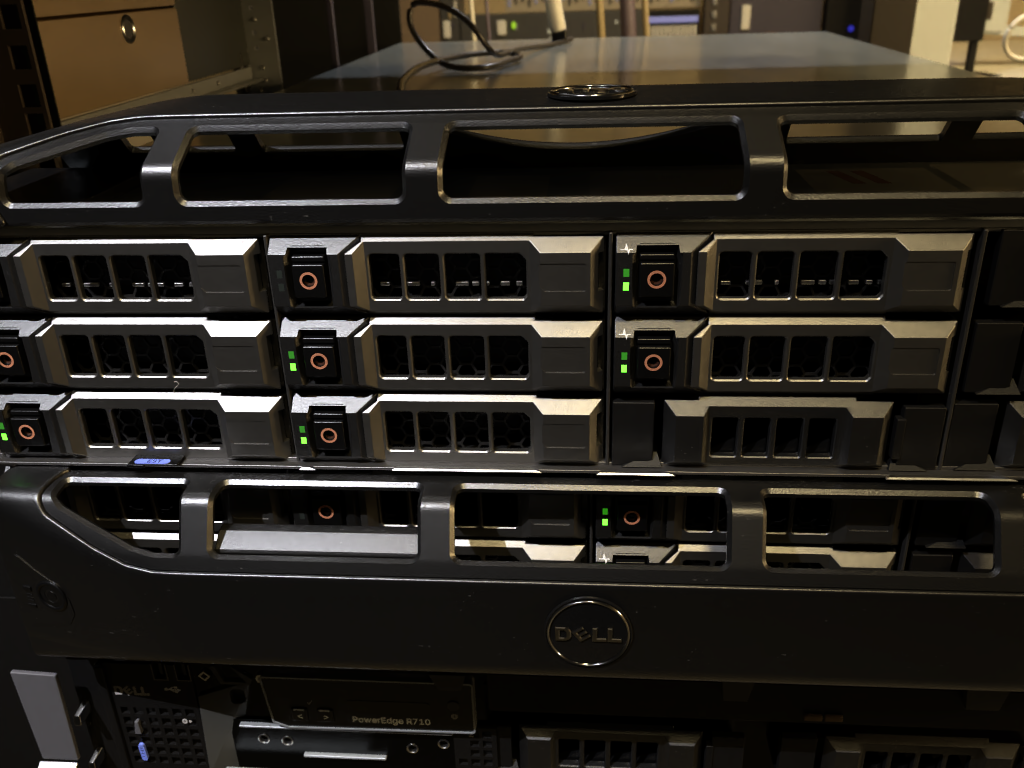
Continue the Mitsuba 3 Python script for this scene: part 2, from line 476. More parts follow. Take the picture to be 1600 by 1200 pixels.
# ------------------------------------------------------------------ the servers that hold the carriers
k = thing('server', 'upper server with its wide steel lid reaching back under the lying bezel', 'server')
lid = block(-224, 219, 7, 750, 15.2, 17.2, 0.5)
seam = block(-225, 220, 262, 263.2, 16.6, 19, 0)
part(k, 'lid', shape_dict(lid - seam, 'lid_steel', 30), 'dull steel lid with soft reflections')
part(k, 'front_rail', shape_dict(block(-228, 203, 4.6, 9, 13.4, 16.0, 0.3) + block(-228, 203, 4.8, 14, 12.3, 13.2, 0.2), 'grey_steel', 30))
for x in (-118.4, -13.6, 92.4, -224.4):
    part(k, 'column_divider', shape_dict(bevel_block(x - 0.55, x + 0.55, 2.6, 30, -66, 13.4, 0.25), 'divider_steel', 30))
lip = block(-228, 203, -1.0, 20, -66.4, -65.2, 0.3) + block(-228, 203, 3.0, 6, -65.3, -64.2, 0.3)
part(k, 'bottom_lip', shape_dict(lip, 'dark_steel', 30))
for x0, x1, y0 in ((-84, -36, -2.6), (-16.2, 7.2, -3.4), (75, 113, -3.6), (-115.6, -111.8, -3.0)):  # raised bright pieces stand for reflections along the steel lip
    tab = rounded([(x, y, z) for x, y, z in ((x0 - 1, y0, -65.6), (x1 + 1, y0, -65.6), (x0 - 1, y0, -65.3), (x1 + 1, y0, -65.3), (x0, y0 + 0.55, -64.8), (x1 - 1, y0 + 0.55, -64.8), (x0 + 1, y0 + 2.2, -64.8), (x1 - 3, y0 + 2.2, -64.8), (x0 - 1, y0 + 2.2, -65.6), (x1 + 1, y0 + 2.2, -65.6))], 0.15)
    part(k, 'lip_glint', shape_dict(tab, 'bright_steel', 30))
part(k, 'side_wall', shape_dict(join(block(-228, -225, 8, 748, -66, 15, 0), block(220, 222, 8, 748, -66, 15, 0), block(-225, 220, 30, 32, -65, 14, 0), block(-225, 220, 745, 748, -65, 15, 0)), 'dark_steel', False))
part(k, 'front_ear', shape_dict(block(-232, -182, 9, 72, 17.3, 21.5, 0.6), 'black_plastic', 30))
part(k, 'caution_label', shape_dict(join(block(52, 96, 22, 70, 17.25, 17.3, 0)), 'label_film', False))
part(k, 'caution_stripe', shape_dict(join(*[prism_z(Polygon([(x, 66), (x + 4.5, 66), (x + 8.5, 46), (x + 4, 46)]), 17.31, 17.34) for x in (62, 70)]), 'red_ink', False))
for x0, x1, y0, y1 in ((-60, -34, 30, 66), (-20, 40, 24, 72), (-130, -86, 26, 70), (100, 190, 20, 76)):
    part(k, 'lid_label', shape_dict(block(x0, x1, y0, y1, 17.25, 17.3, 0), 'label_film', False))

k = thing('information_tag', 'small blue oval tag lettered EST pulled out under the left column of carriers', 'tag')
part(k, 'holder', shape_dict(block(-176, -158.5, -3.4, 12, -64.6, -63.9, 0.3) + rounded([(-176, -4.0, -65.2), (-170, -4.0, -65.2), (-176, -3, -65.2), (-170, -3, -65.2), (-176, -4.0, -63.9), (-170, -4.0, -63.9), (-176, -3.0, -63.9), (-170, -3.0, -63.9)], 0.2), 'black_plastic', 30))
tg = prism_z(rrect(-174, -161.6, -3.2, -0.3, 1.4), -63.88, -63.6)
s = part(k, 'sticker', shape_dict(tg, 'tag_blue', 30))
est = letters('EST', 2.0, 0.06)
v = np.array(est.vertices)
est = trimesh.Trimesh(np.c_[v[:, 0], v[:, 2], -v[:, 1]], est.faces, process=False)
part(s, 'lettering', shape_dict(moved(est, -169.6, -2.8, -63.59), 'tag_blue_dark', False))

k = thing('server', 'lower server almost hidden behind the standing bezel with the round emblem', 'server')
for x in (-118.4 - 5.1, -13.6 - 5.1, 92.4 - 5.1):
    part(k, 'column_divider', shape_dict(bevel_block(x - 0.5, x + 0.5, 4, 30, -150, -70, 0.25), 'dark_steel', 30))
part(k, 'case', shape_dict(join(block(-228, 203, 6, 700, -69.4, -68.4, 0), block(-330, 203, 32, 34, -154, -69.6, 0), block(-228, 203, 2, 700, -154.6, -153.8, 0)), 'rack_black', False))

# ------------------------------------------------------------------ bezels
XC = -19.5
PTS = [(0, 0, 0), (0, 16.9, 6.0), (16.6, 26.4, 12), (22, 28.7, 6), (56.5, 30.4, 4.5), (83.0, 0, 0)]


def profile():
    """The bezel's cross-section (d down from its upper edge, h out from its back), as dense points."""
    out = [np.array(PTS[0][:2], float)]
    for i in range(1, len(PTS) - 1):
        p, a, b, r = np.array(PTS[i][:2], float), np.array(PTS[i - 1][:2], float), np.array(PTS[i + 1][:2], float), PTS[i][2]
        u, w = (a - p) / np.linalg.norm(a - p), (b - p) / np.linalg.norm(b - p)
        half = math.acos(np.clip(u @ w, -1, 1)) / 2
        cut = min(r / math.tan(half), 0.45 * np.linalg.norm(a - p), 0.45 * np.linalg.norm(b - p))
        for s in np.linspace(0, 1, 12):
            q0, q1 = p + u * cut, p + w * cut
            out.append((1 - s) ** 2 * q0 + 2 * s * (1 - s) * p + s * s * q1)
    out.append(np.array(PTS[-1][:2], float))
    q = np.array(out)
    s = np.r_[0, np.cumsum(np.linalg.norm(np.diff(q, axis=0), axis=1))]
    t = np.linspace(0, s[-1], 700)
    return t, np.c_[np.interp(t, s, q[:, 0]), np.interp(t, s, q[:, 1])]


TT, DH = profile()
_tan = np.gradient(DH, TT, axis=0)
_tan /= np.linalg.norm(_tan, axis=1, keepdims=True)
NRM = np.c_[-_tan[:, 1], _tan[:, 0]]


def t_of(d, h):
    return TT[np.argmin(np.hypot(DH[:, 0] - d, DH[:, 1] - h))]


def dense(poly, step=1.2):
    return poly.segmentize(step)


def plate(poly, n0, n1, c, refine=1.6, segs=1):
    """A sheet over the polygon in (x, t) from n0 to n1 with its upper edges chamfered (segs=1) or rounded by c."""
    rs = rings(poly)
    layers = []
    prof = [(0, n0), (0, n1 - c)] + [(c * (1 - math.cos(a)), n1 - c + c * math.sin(a)) if segs > 1 else (c, n1) for a in np.linspace(0, math.pi / 2, segs + 1)[1:]]
    for e, n in prof:
        lay = []
        for r in rs:
            a, b = np.roll(r, 1, 0), np.roll(r, -1, 0)
            u, w = r - a, b - r
            u /= np.linalg.norm(u, axis=1, keepdims=True)
            w /= np.linalg.norm(w, axis=1, keepdims=True)
            nu, nw = np.c_[-u[:, 1], u[:, 0]], np.c_[-w[:, 1], w[:, 0]]
            m = nu + nw
            m /= np.maximum((m * nu).sum(1), 0.3)[:, None] * np.maximum(np.linalg.norm(m, axis=1), 1e-6)[:, None] / np.linalg.norm(m, axis=1)[:, None]
            lay.append(np.c_[r + e * m, np.full(len(r), n)])
        layers.append(lay)
    verts, faces, base, idx = [], [], 0, []
    for lay in layers:
        row = []
        for r in lay:
            row.append(np.arange(base, base + len(r)))
            verts.append(r)
            base += len(r)
        idx.append(row)
    for a, b in zip(idx[:-1], idx[1:]):
        for p, q in zip(a, b):
            p1, q1 = np.roll(p, -1), np.roll(q, -1)
            faces += [np.c_[p, p1, q1], np.c_[p, q1, q]]
    top = m3.triangulate([r[:, :2].tolist() for r in layers[-1]])
    bot = m3.triangulate([r[:, :2].tolist() for r in layers[0]])
    top, bot = np.asarray(top), np.asarray(bot)
    faces += [top + idx[-1][0][0], bot[:, ::-1] + idx[0][0][0]]
    flat = np.vstack(layers[-1])[top][..., :2]
    area = 0.5 * np.abs((flat[:, 1, 0] - flat[:, 0, 0]) * (flat[:, 2, 1] - flat[:, 0, 1]) - (flat[:, 1, 1] - flat[:, 0, 1]) * (flat[:, 2, 0] - flat[:, 0, 0])).sum()
    if area > poly.area * 1.001:
        raise RuntimeError(f'plate: the inset outline crosses itself ({area:.0f} of {poly.area:.0f})')
    v, f = np.vstack(verts).astype(np.float32), np.vstack(faces).astype(np.uint32)
    m = m3.Manifold(m3.Mesh(vert_properties=v, tri_verts=f))
    if m.status() != m3.Error.NoError or m.is_empty():
        raise RuntimeError(f'plate: {m.status()}')
    return m.refine_to_length(refine)


def end_cap(x):
    """How far out the front may stand: the bezel tapers back towards its two ends."""
    return np.interp(np.abs(x), [0, 122, 140, 158, 178, 202], [60, 36, 30.6, 26.8, 22.8, 17.2])


def bend(m):
    """(x, t, n) -> bezel coordinates (x, d, h)."""
    o = tri(m)
    v = np.array(o.vertices)
    t = np.clip(v[:, 1], 0, TT[-1])
    h0, cap = np.interp(t, TT, DH[:, 1]), end_cap(v[:, 0])
    d = np.interp(t, TT, DH[:, 0]) + v[:, 2] * np.interp(t, TT, NRM[:, 0])
    h = -1.3 * np.logaddexp(-h0 / 1.3, -cap / 1.3) + v[:, 2] * np.interp(t, TT, NRM[:, 1])
    d = d + (v[:, 1] - t)
    return trimesh.Trimesh(np.c_[v[:, 0], d, h], o.faces, process=False)


TN, TF, TG, TE = 7.2, 35.0, 40.2, TT[-1]
TB = t_of(10, 22.5)


def rpoly(pts, r):
    p = Polygon(pts)
    return p.buffer(-r, quad_segs=8).buffer(r, quad_segs=8)


def mirror(p):
    return affinity.scale(p, -1, 1, origin=(0, 0))


w1 = rpoly([(-177.5, TN), (-134.2, TN), (-132.9, TF), (-141, TF), (-148.6, TF - 1.9), (-161, 26.8), (-173.6, 20.2), (-176.4, 16.5)], 2.0)
w2 = rpoly([(-122.4, TN), (-54.9, TN), (-54.2, TF), (-121.8, TF)], 2.6)
w3 = rpoly([(-43.0, TN), (43.0, TN), (42.4, TF), (-42.4, TF)], 2.6)
frame_pts = [(-178.5, 0.2), (-180.2, 8), (-180.4, 18), (-178.2, 22.4), (-161, 33.4), (-150, 38.6), (-141, TG)]
frame_out = rpoly(frame_pts + [(-x, t) for x, t in frame_pts[::-1]], 6).union(sbox(-178.4, 0.2, 178.4, 9)).buffer(0.05)
frame = frame_out.buffer(1.3).intersection(sbox(-300, 0.2, 300, 99)).buffer(-1.6).buffer(1.6).difference(unary_union([w1, w2, w3, mirror(w2), mirror(w1)]))
slots = [sbox(68, 87, 121, 102.5), sbox(131, 87, 150, 102), sbox(160, 87, 172, 101.5), sbox(-121, 87, -68, 102.5), sbox(-150, 87, -131, 102), sbox(-172, 87, -160, 101.5)]
slots = [s.buffer(-1).buffer(1) for s in slots]
lens = Polygon([(x, 87) for x in (-52, 52)] + [(x, 92 + 11.5 * (1 - ((x - 6) / 48) ** 2)) for x in np.linspace(52, -42, 25)])
panel_out = rrect(-200.5, 200.5, 0.4, TE - 0.3, 4, 6)
panel = panel_out.difference(frame_out.buffer(0.35).union(sbox(-178.8, -1, 178.8, 3))).difference(unary_union(slots + [lens]))
panel = panel.buffer(-1.3).buffer(1.3)
panel = max(getattr(panel, 'geoms', [panel]), key=lambda g: g.area)

frame_m = bend(plate(dense(frame.simplify(0.01), 0.9), -2.6, 0.0, 1.3, 0.95))
panel_m = bend(plate(dense(panel.simplify(0.02)), -2.4, 1.15, 0.9, 1.5, segs=3))
LD, LH = 39.0, 31.3
# emblem, in bezel coordinates: x, d, h


def to_dh(m):
    """A solid in (x, up, out) about the emblem's centre -> (x, d, h)."""
    o = tri(m)
    v = np.array(o.vertices)
    return trimesh.Trimesh(np.c_[v[:, 0], LD - v[:, 1], LH + v[:, 2]], o.faces[:, ::-1], process=False)


def lathe(rz, n=64):
    return trimesh.creation.revolve(np.array(rz, float), sections=n)


ring_m = to_dh(lathe([(12.2, -0.6), (12.2, 0.55), (12.5, 0.95), (12.8, 1.05), (13.1, 0.85), (13.3, 0.3), (13.3, -0.6), (12.2, -0.6)]))
groove_m = to_dh(lathe([(13.35, -0.5), (13.35, 0.42), (13.7, 0.5), (13.95, 0.3), (14.0, -0.5), (13.35, -0.5)]))
disc_m = to_dh(lathe([(0.0, 0.42), (6, 0.40), (12.25, 0.30), (12.25, -0.5), (0, -0.5)]))
LS = 5.4
letter_m = []
for g in logo_polys():
    g = affinity.scale(affinity.translate(g, -1.89, -0.5), LS * 1.03, LS, origin=(0, 0))
    letter_m.append(to_dh(plate(g, 0.3, 1.1, 0.26, 50)))
# lock with its collar and the slot beside it (near the bezel's left end)
LX, LK = -182.8, 23.1


def knob_dh(m, cx, cd, ch):
    o = tri(m)
    v = np.array(o.vertices)
    return trimesh.Trimesh(np.c_[cx + v[:, 0], cd - v[:, 1], ch + v[:, 2] + 0.22 * (cx + v[:, 0] - LX)], o.faces[:, ::-1], process=False)


collar = knob_dh(lathe([(4.6, -0.8), (4.6, 0.45), (5.0, 0.75), (5.7, 0.75), (6.1, 0.4), (6.1, -0.8), (4.6, -0.8)]), LX, 37.0, LK)
barrel = knob_dh(join(lathe([(0, 0.25), (1.9, 0.25), (2.0, -0.5), (0, -0.5)], 24), lathe([(2.7, -0.5), (2.7, 0.2), (4.6, 0.2), (4.6, -0.5), (2.7, -0.5)], 40)), LX, 37.0, LK)
lug = [(-10.5, 13), (-4.5, 8.2), (2.6, 3.6), (5.6, -1), (6.0, -6), (3.5, -10), (-2, -12), (-10.5, -13)]
plate_lock = knob_dh(cross(Polygon(lug).buffer(2)).extrude(1.0) + cross(Polygon(lug).buffer(1.5)).extrude(1.35), LX, 37.0, LK - 1.3)
slot_m = knob_dh(join(block(-2.2, 2.2, -5, 5, -0.4, 0.1, 0.1), block(-1.6, 1.6, -4.6, -3.2, 0.0, 0.6, 0.2), block(-1.6, 1.6, 2.6, 4.4, 0.0, 0.7, 0.2),
                      *[block(-1.3, 1.3, z, z + 0.5, 0.0, 0.4, 0.1) for z in (-2, -0.8, 0.6)]), LX - 9.6, 39, LK - 0.1)
hole_m = knob_dh(lathe([(0.7, -0.2), (0.7, 0.12), (1.1, 0.2), (1.4, 0.1), (1.4, -0.3), (0.7, -0.2)], 20), -172.5 - 8, 5.5, 17.0)


def stand(m):
    """(x, d, h) -> the upright bezel's own axes: x, y = -h, z = -d."""
    o = tri(m)
    v = np.array(o.vertices)
    q = trimesh.Trimesh(np.c_[v[:, 0], -v[:, 2], -v[:, 1]], o.faces, process=False)
    if q.is_watertight and q.volume < 0:
        q.invert()
    return q


BEZEL_CACHE = {}


def bezel(kind, label):
    k = thing('front_grille', label, 'grille')
    at = T().translate([XC * MM, 0, -67.8 * MM]) if kind == 'standing' else T().translate([XC * MM, 0, 17.3 * MM]) @ T([[-1, 0, 0, 0], [0, 0, -1, 0], [0, -1, 0, 0], [0, 0, 0, 1]])

    def dict_(m, mat, smooth=30):
        if id(m) not in BEZEL_CACHE:
            BEZEL_CACHE[id(m)] = shape_dict(stand(m), mat, smooth)
        return {**BEZEL_CACHE[id(m)], 'to_world': at}
    part(k, 'window_frame', dict_(frame_m, 'bezel_plastic', 28))
    part(k, 'front_panel', dict_(panel_m, 'bezel_plastic', 40))
    e = part(k, 'emblem', dict_(disc_m, 'gloss_black', 30), 'round glossy black emblem')
    part(e, 'rim', dict_(ring_m, 'chrome', 40))
    part(e, 'outer_rim', dict_(groove_m, 'gloss_black', 40))
    for q in letter_m:
        part(e, 'letter', dict_(q, 'chrome', False))
    if kind == 'standing':
        sill = rounded([(x, d, h) for x in (-122.5, -54.3) for d, h in ((13.2, 12.0), (13.4, 16.2), (17.2, 21.6), (18.5, 22.0), (20.0, 21.0), (20.0, 12.0))], 0.5)
        part(k, 'window_sill', dict_(sill, 'carrier_plastic', 30), 'lit inner ledge in the second window')
    p = part(k, 'lock_plate', dict_(plate_lock, 'bezel_plastic', 30))
    part(p, 'collar', dict_(collar, 'black_plastic', 40))
    part(p, 'lock_barrel', dict_(barrel, 'black_plastic', 40))
    part(p, 'slot', dict_(slot_m, 'black_plastic', 30))
    return k


bezel('standing', 'black bezel standing upright with four windows showing and a round emblem below them')
bezel('lying', 'black bezel lying on its back on the steel lid, its windows towards the viewer')

# ------------------------------------------------------------------ bottom server
k = thing('server', 'bottom server with bare front, small screen panel and square-hole vent', 'server')
latch = rounded([(-243.4, -5.4, -157), (-225.0, -5.4, -158), (-242, -5.4, -203), (-226.5, -5.4, -203), (-243.4, -3.4, -157), (-225.0, -3.4, -158), (-242, -3.4, -203), (-226.5, -3.4, -203)], 0.5)
part(k, 'slam_latch', shape_dict(latch, 'latch_grey', 30), 'plain grey latch at the left end')
part(k, 'latch_foot', shape_dict(rounded([(-243, -9, -205), (-226.5, -9, -205), (-243, -5.6, -202.9), (-226.5, -5.6, -202.9), (-243, -5.6, -213), (-226.5, -5.6, -213), (-243, -9, -213), (-226.5, -9, -213)], 0.5), 'bright_steel', 30))
part(k, 'ear', shape_dict(block(-226, -212, 4, 8, -250, -157, 0.5) + block(-212, -208.5, -1, 8, -250, -157, 0.5), 'rack_black', 30))
for z, s in ((-180, 1.0), (-205.5, 1.1)):
    part(k, 'pull_stud', shape_dict(rounded([(-224, -5, z - 4.4 * s), (-221, -5, z - 4.4 * s), (-224, -4, z), (-221.4, -4, z), (-224, 4, z - 4.4 * s), (-221, 4, z - 4.4 * s), (-224, 4, z + 1), (-221, 4, z + 1)], 0.6), 'chrome', 40))
vent_area = sbox(-209, -214, -173.5, -156)
holes = [sbox(-206.2 + i * 5.35, -178.5 - j * 5.35 - 3.6, -206.2 + i * 5.35 + 3.6, -178.5 - j * 5.35) for i in range(6) for j in range(6)]
ports = [sbox(-188.6, -163.2, -183.2, -155.5), sbox(-179.2, -163.0, -174.0, -155.5)]
sheet = vent_area.difference(unary_union(holes + ports + [rrect(-163, -149.6, -163.6, -152, 1)]))
part(k, 'vent_panel', shape_dict(prism(sheet, 0.4, 2.0), 'rack_black', False), 'black panel of square holes')
part(k, 'dark_backing', shape_dict(block(-400, 203, 30, 31, -300, -150, 0), 'rack_black', False))  # black plate widened past the vent so the gaps look dark
for g in logo_polys():
    g = affinity.translate(affinity.scale(g, 14.2 / 3.78, 4.4, origin=(0, 0)), -206.6, -171.9)
    part(k, 'letter', shape_dict(prism(g, 0.25, 0.45), 'ink_grey', False))
for x0 in (-188.6, -179.2):
    p = part(k, 'port', shape_dict(prism(sbox(x0 - .3, -163.5, x0 + 5.7, -155.5).difference(sbox(x0 + .15, -163.05, x0 + 5.25, -155)), 0.1, 4), 'dark_steel', False))
    part(p, 'tongue', shape_dict(block(x0 + 2.2, x0 + 3.4, 1.5, 5, -162, -156, 0), 'black_plastic', False))
usb = unary_union([LineString([(-185, -168.2), (-180, -168.4)]).buffer(.28), LineString([(-183.6, -168.2), (-182.2, -167.1), (-181, -167.1)]).buffer(.25), LineString([(-183, -168.3), (-182, -169.2), (-181.2, -169.2)]).buffer(.25),
                   Point(-185, -168.2).buffer(.75), sbox(-181.4, -167.6, -180.3, -166.6), Point(-180.9, -169.3).buffer(.6), Polygon([(-180.2, -167.7), (-180.2, -169.1), (-178.8, -168.4)])])
part(k, 'port_symbol', shape_dict(prism(usb, 0.25, 0.45), 'ink_white', False))
pb = part(k, 'power_button', shape_dict(annulus_y(-167.6, -160.0, 1.5, 2.5, -0.6, 2, 6), 'bright_steel', 30), 'small hexagonal metal ring')
part(pb, 'centre', shape_dict(disc_y(-167.6, -160.0, 1.5, 0.2, 2), 'dark_copper', 30))
part(k, 'thumb_screw', shape_dict(annulus_y(-145.2, -160.6, 1.1, 2.2, -0.4, 2, 8), 'bright_steel', 30))
tr = prism(Polygon([(-165, -155), (-161.6, -163.7), (-150.2, -163.9), (-148.6, -161), (-156, -155)]).buffer(-0.8).buffer(0.8).difference(Polygon([(-163, -154), (-160.2, -162.4), (-151.2, -162.6), (-157, -154)])), -0.5, 2)
part(k, 'latch_recess', shape_dict(tr, 'dull_grey', 30))
inf = Point(-180.4, -184.8).buffer(1.15).difference(sbox(-180.65, -185.5, -180.15, -184.1))
part(k, 'information_symbol', shape_dict(prism(unary_union([inf, Polygon([(-178.6, -184.2), (-178.6, -185.5), (-177.5, -184.85)])]), 0.15, 0.4), 'ink_grey', False))
part(k, 'vent_clip', shape_dict(rounded([(-201, -1, -185), (-199.6, -1, -185), (-202.2, -1, -191.6), (-199.4, -1, -191.6), (-201, 1, -185), (-199.6, 1, -185), (-202.2, 1, -191.6), (-199.4, 1, -191.6)], 0.25), 'latch_grey', 30))
tb = part(k, 'blue_tag', shape_dict(prism(affinity.rotate(rrect(-202.3, -199.9, -206.4, -197.6, 1.15), 3), -0.8, 0.4), 'tag_blue', 30), 'small blue oval tag')
part(tb, 'lettering', shape_dict(join(*[prism(affinity.rotate(sbox(-201.7, z, -200.5, z + .45), 3), -0.86, -0.7) for z in (-199.6, -201, -202.6, -204.2)]), 'tag_blue_dark', False))
slant = rounded([(-172.6, 0, -171), (-152, 4, -166), (-175, 0, -214), (-164, 4, -214), (-172.6, 3, -171), (-152, 7, -166), (-175, 3, -214), (-164, 7, -214)], 0.4)
part(k, 'slanted_cover', shape_dict(slant - prism(rrect(-160.5, -155, -177, -169.5, 1.4), -2, 5.5), 'dull_grey', 30), 'dull grey slanted cover')

cp = thing('control_panel', 'black control panel with arrow keys and white model lettering under the round emblem', 'control panel')
outl = rpoly([(-145.4, -158), (-143.0, -181.4), (-137, -184.0), (-62.6, -183.2), (-62.6, -163), (-62.6, -158)], 1.6)
part(cp, 'face', shape_dict(prism(outl.buffer(-0.8), -1.4, 3), 'black_plastic', 30))
part(cp, 'trim', shape_dict(prism(outl.difference(outl.buffer(-0.7)), -1.8, 3), 'grey_steel', 30), 'thin bright metal edge')
part(cp, 'screen', shape_dict(prism(rrect(-112.4, -79.6, -174.6, -168.6, 1.8), -1.6, 0), 'gloss_black', 30))
for x in (-131.5, -121.3):
    kb = part(cp, 'arrow_key', shape_dict(block(x - 3.2, x + 3.2, -2.2, 0, -179.6, -173.6, 0.35), 'black_plastic', 30))
    part(kb, 'top_line', shape_dict(block(x - 2.1, x + 2.1, -2.3, -1.9, -174.1, -173.5, 0), 'ink_white', False))
for ch, x in (('<', -132.6), ('>', -122.2)):
    part(cp, 'arrow', shape_dict(moved(letters(ch, 3.0, 0.1, False), x, -2.25, -178.2), 'ink_white', False))
part(cp, 'check_mark', shape_dict(prism(LineString([(-127.9, -170.6), (-127.2, -171.4), (-125.9, -169.6)]).buffer(.14), -1.5, -1.3), 'ink_grey', False))
tx = letters('PowerEdge R710', 2.75, 0.1)
tx.apply_scale([30.6 / (tx.bounds[1][0] - tx.bounds[0][0]), 1, 1])
part(cp, 'model_lettering', shape_dict(moved(tx, -111.0, -1.45, -179.6), 'ink_white', False))
part(cp, 'round_button', shape_dict(disc_y(-70.6, -169.4, 2.35, -1.9, 0), 'dull_grey', 30))
inf2 = Point(-70.5, -174.9).buffer(1.3).difference(unary_union([sbox(-70.75, -175.6, -70.2, -174.6), Point(-70.47, -174.1).buffer(.26)]))
part(cp, 'information_symbol', shape_dict(prism(inf2, -1.5, -1.3), 'ink_grey', False))
part(cp, 'corner_tab', shape_dict(prism(Polygon([(-79, -154), (-75.8, -161.6), (-67.2, -161.4), (-65, -154)]), -1.9, 1), 'dull_grey', 30))

ca = thing('metal_cage', 'dark metal plate with four round holes along the bottom of the photo', 'plate')
cage = sbox(-163, -220, -72, -184.6).difference(unary_union([Point(x, z).buffer(1.9) for x, z in ((-150, -194.6), (-140.3, -195.2), (-89.2, -196.6), (-76.4, -193.4))]))
part(ca, 'sheet', shape_dict(prism(cage, 2.4, 4.4), 'cage_steel', 30))
for x, z in ((-150, -194.6), (-140.3, -195.2), (-89.2, -196.6), (-76.4, -193.4)):
    lp = lathe([(1.7, -1.2), (1.7, 0.2), (2.0, 0.5), (2.4, 0.4), (2.5, -0.6)], 28)
    v = np.array(lp.vertices)
    part(ca, 'hole_rim', shape_dict(trimesh.Trimesh(np.c_[x + v[:, 0], 2.4 - v[:, 2], z + v[:, 1]], lp.faces, process=False), 'bright_steel', 40))
part(ca, 'top_bar', shape_dict(block(-158, -72, -0.5, 2, -186.2, -185.2, 0.4), 'grey_steel', 30))
part(ca, 'lower_bar', shape_dict(block(-134, -100, 0.5, 3, -202.2, -201, 0.4), 'grey_steel', 30))
part(ca, 'spring_strip', shape_dict(block(-166, -110, -8, -2, -208.4, -206.0, 0.5), 'grey_steel', 30))
sg = thing('slot_panel', 'dark bay panel marked 2 beside the plate with round holes', 'panel')
hs = [sbox(-70.5 + i * 5, -203 - j * 5 + 15, -67 + i * 5, -199.6 - j * 5 + 15) for i in range(3) for j in range(5)]
part(sg, 'face', shape_dict(prism(sbox(-72, -230, -55, -183).difference(unary_union(hs[3:])), 1, 2.4), 'rack_black', False))
part(sg, 'numeral', shape_dict(moved(letters('2', 2.8, 0.1), -66.2, 0.85, -187.4), 'ink_grey', False))
tbk = thing('front_crossbar', 'dark crossbar with two small tan contacts below the right half of the standing bezel', 'crossbar')
part(tbk, 'bar', shape_dict(block(-58, 200, 3, 8, -176, -157, 0.6), 'rack_black', 30))
for x in (61.0, 68.4):
    part(tbk, 'contact', shape_dict(block(x, x + 6.6, 1.6, 3.4, -173.4, -171.0, 0.3), 'cardboard', 30))
for x0, x1 in ((29, 42), (115, 131)):
    part(tbk, 'tab', shape_dict(prism(Polygon([(x0, -150), (x0 + 1.5, -163), (x1 - 3, -163), (x1, -150)]), -0.4, 3), 'dull_grey', 30))

# ------------------------------------------------------------------ lint
lint = tube([(-153.3, -3.2, -33.4), (-152.5, -3.9, -32.6), (-151.8, -4.0, -33.2), (-152.6, -4.2, -34.4), (-153.6, -4.2, -35.6), (-153.5, -4.1, -37.2), (-152.6, -4.1, -37.8), (-151.8, -4.0, -37.5), (-150.8, -3.9, -38.9)], 0.07, 5, 60)
single('lint_thread', shape_dict(lint, 'lint_white', True), 'thin curled white lint thread hanging below a drive carrier grille in the left column', 'lint')

# ------------------------------------------------------------------ background, left
rp = thing('rack_post', 'brown rack post with square holes in the upper left corner', 'rack post')
hole_z = [29.8, 41.8, 57.3, 73.2, 89.1, 101.8, 14.0, -2, -14.7]
face = sbox(-276, -200, -253.2, 140).difference(unary_union([sbox(-263.6, z - 4.7, -254.6 - 0.6, z + 4.7) for z in hole_z]))
part(rp, 'face', shape_dict(prism(face, 125, 127), 'rack_paint', False))
part(rp, 'flange', shape_dict(block(-278, -276, 122, 150, -200, 140, 0.3), 'rack_paint', 30))
part(rp, 'backing', shape_dict(block(-292, -254, 134, 135, -200, 140, 0), 'rack_black', False))
eb = thing('equipment_case', 'steel case coloured with a warm wall reflection behind the left rack post with a round dimple', 'case')
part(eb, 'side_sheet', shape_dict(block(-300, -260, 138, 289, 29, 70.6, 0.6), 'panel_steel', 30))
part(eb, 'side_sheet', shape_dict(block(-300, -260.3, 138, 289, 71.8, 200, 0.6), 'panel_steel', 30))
part(eb, 'dark_reflection_sheet', shape_dict(block(-300, -261.5, 289.4, 430, 29, 200, 0.6), 'dark_reflection_steel', 30))  # same case side, coloured darker where its reflection is dark
dm = lathe([(4.6, -0.4), (5.0, 0.5), (6.2, 1.1), (7.0, 0.6), (7.2, 0.0)], 40)
v = np.array(dm.vertices)
dim = part(eb, 'dimple', shape_dict(trimesh.Trimesh(np.c_[-260 + v[:, 2], 225.6 + v[:, 0], 62.6 + v[:, 1]], dm.faces, process=False), 'bright_steel', 40))
ds = lathe([(0, 0.2), (4.7, 0.2), (4.7, -0.5)], 32)
v = np.array(ds.vertices)
part(dim, 'well', shape_dict(trimesh.Trimesh(np.c_[-260 + v[:, 2], 225.6 + v[:, 0], 62.6 + v[:, 1]], ds.faces, process=False), 'dark_steel', 40))
part(eb, 'bottom_rail', shape_dict(block(-285, -252, 138, 395, 18.5, 20, 0.3) + block(-262, -259.6, 138, 395, 20, 28, 0.3), 'grey_steel', 30))
for y in (168, 212, 290, 330):
    part(eb, 'rivet', shape_dict(tri(m3.Manifold.sphere(1.5, 12)).apply_translation([-259.4, y, 24]), 'bright_steel', True))
st = thing('steel_upright', 'grey perforated steel upright behind the warm toned case', 'upright')
sh_ = sbox(-263.4, -150, -240.2, 140).difference(unary_union([Point(-255, z).buffer(1.6) for z in (12, 40, 50, 66)]))
part(st, 'face', shape_dict(prism(sh_, 398, 400), 'grey_steel', False))
for x, z in ((-253.2, 58.7), (-252.1, 27.0), (-251.5, 18.3), (-246, 46)):
    part(st, 'rivet', shape_dict(tri(m3.Manifold.sphere(1.7, 12)).apply_translation([x, 397.6, z]), 'bright_steel', True))
single('power_cable', shape_dict(tube([(-266, 380, 120), (-265.6, 382, 60), (-263.5, 384, 25), (-262, 386, 0), (-262, 386, -60)], 3.0, 12, 40), 'cable_black', True), 'thick black cable hanging beside the grey perforated upright', 'cable')
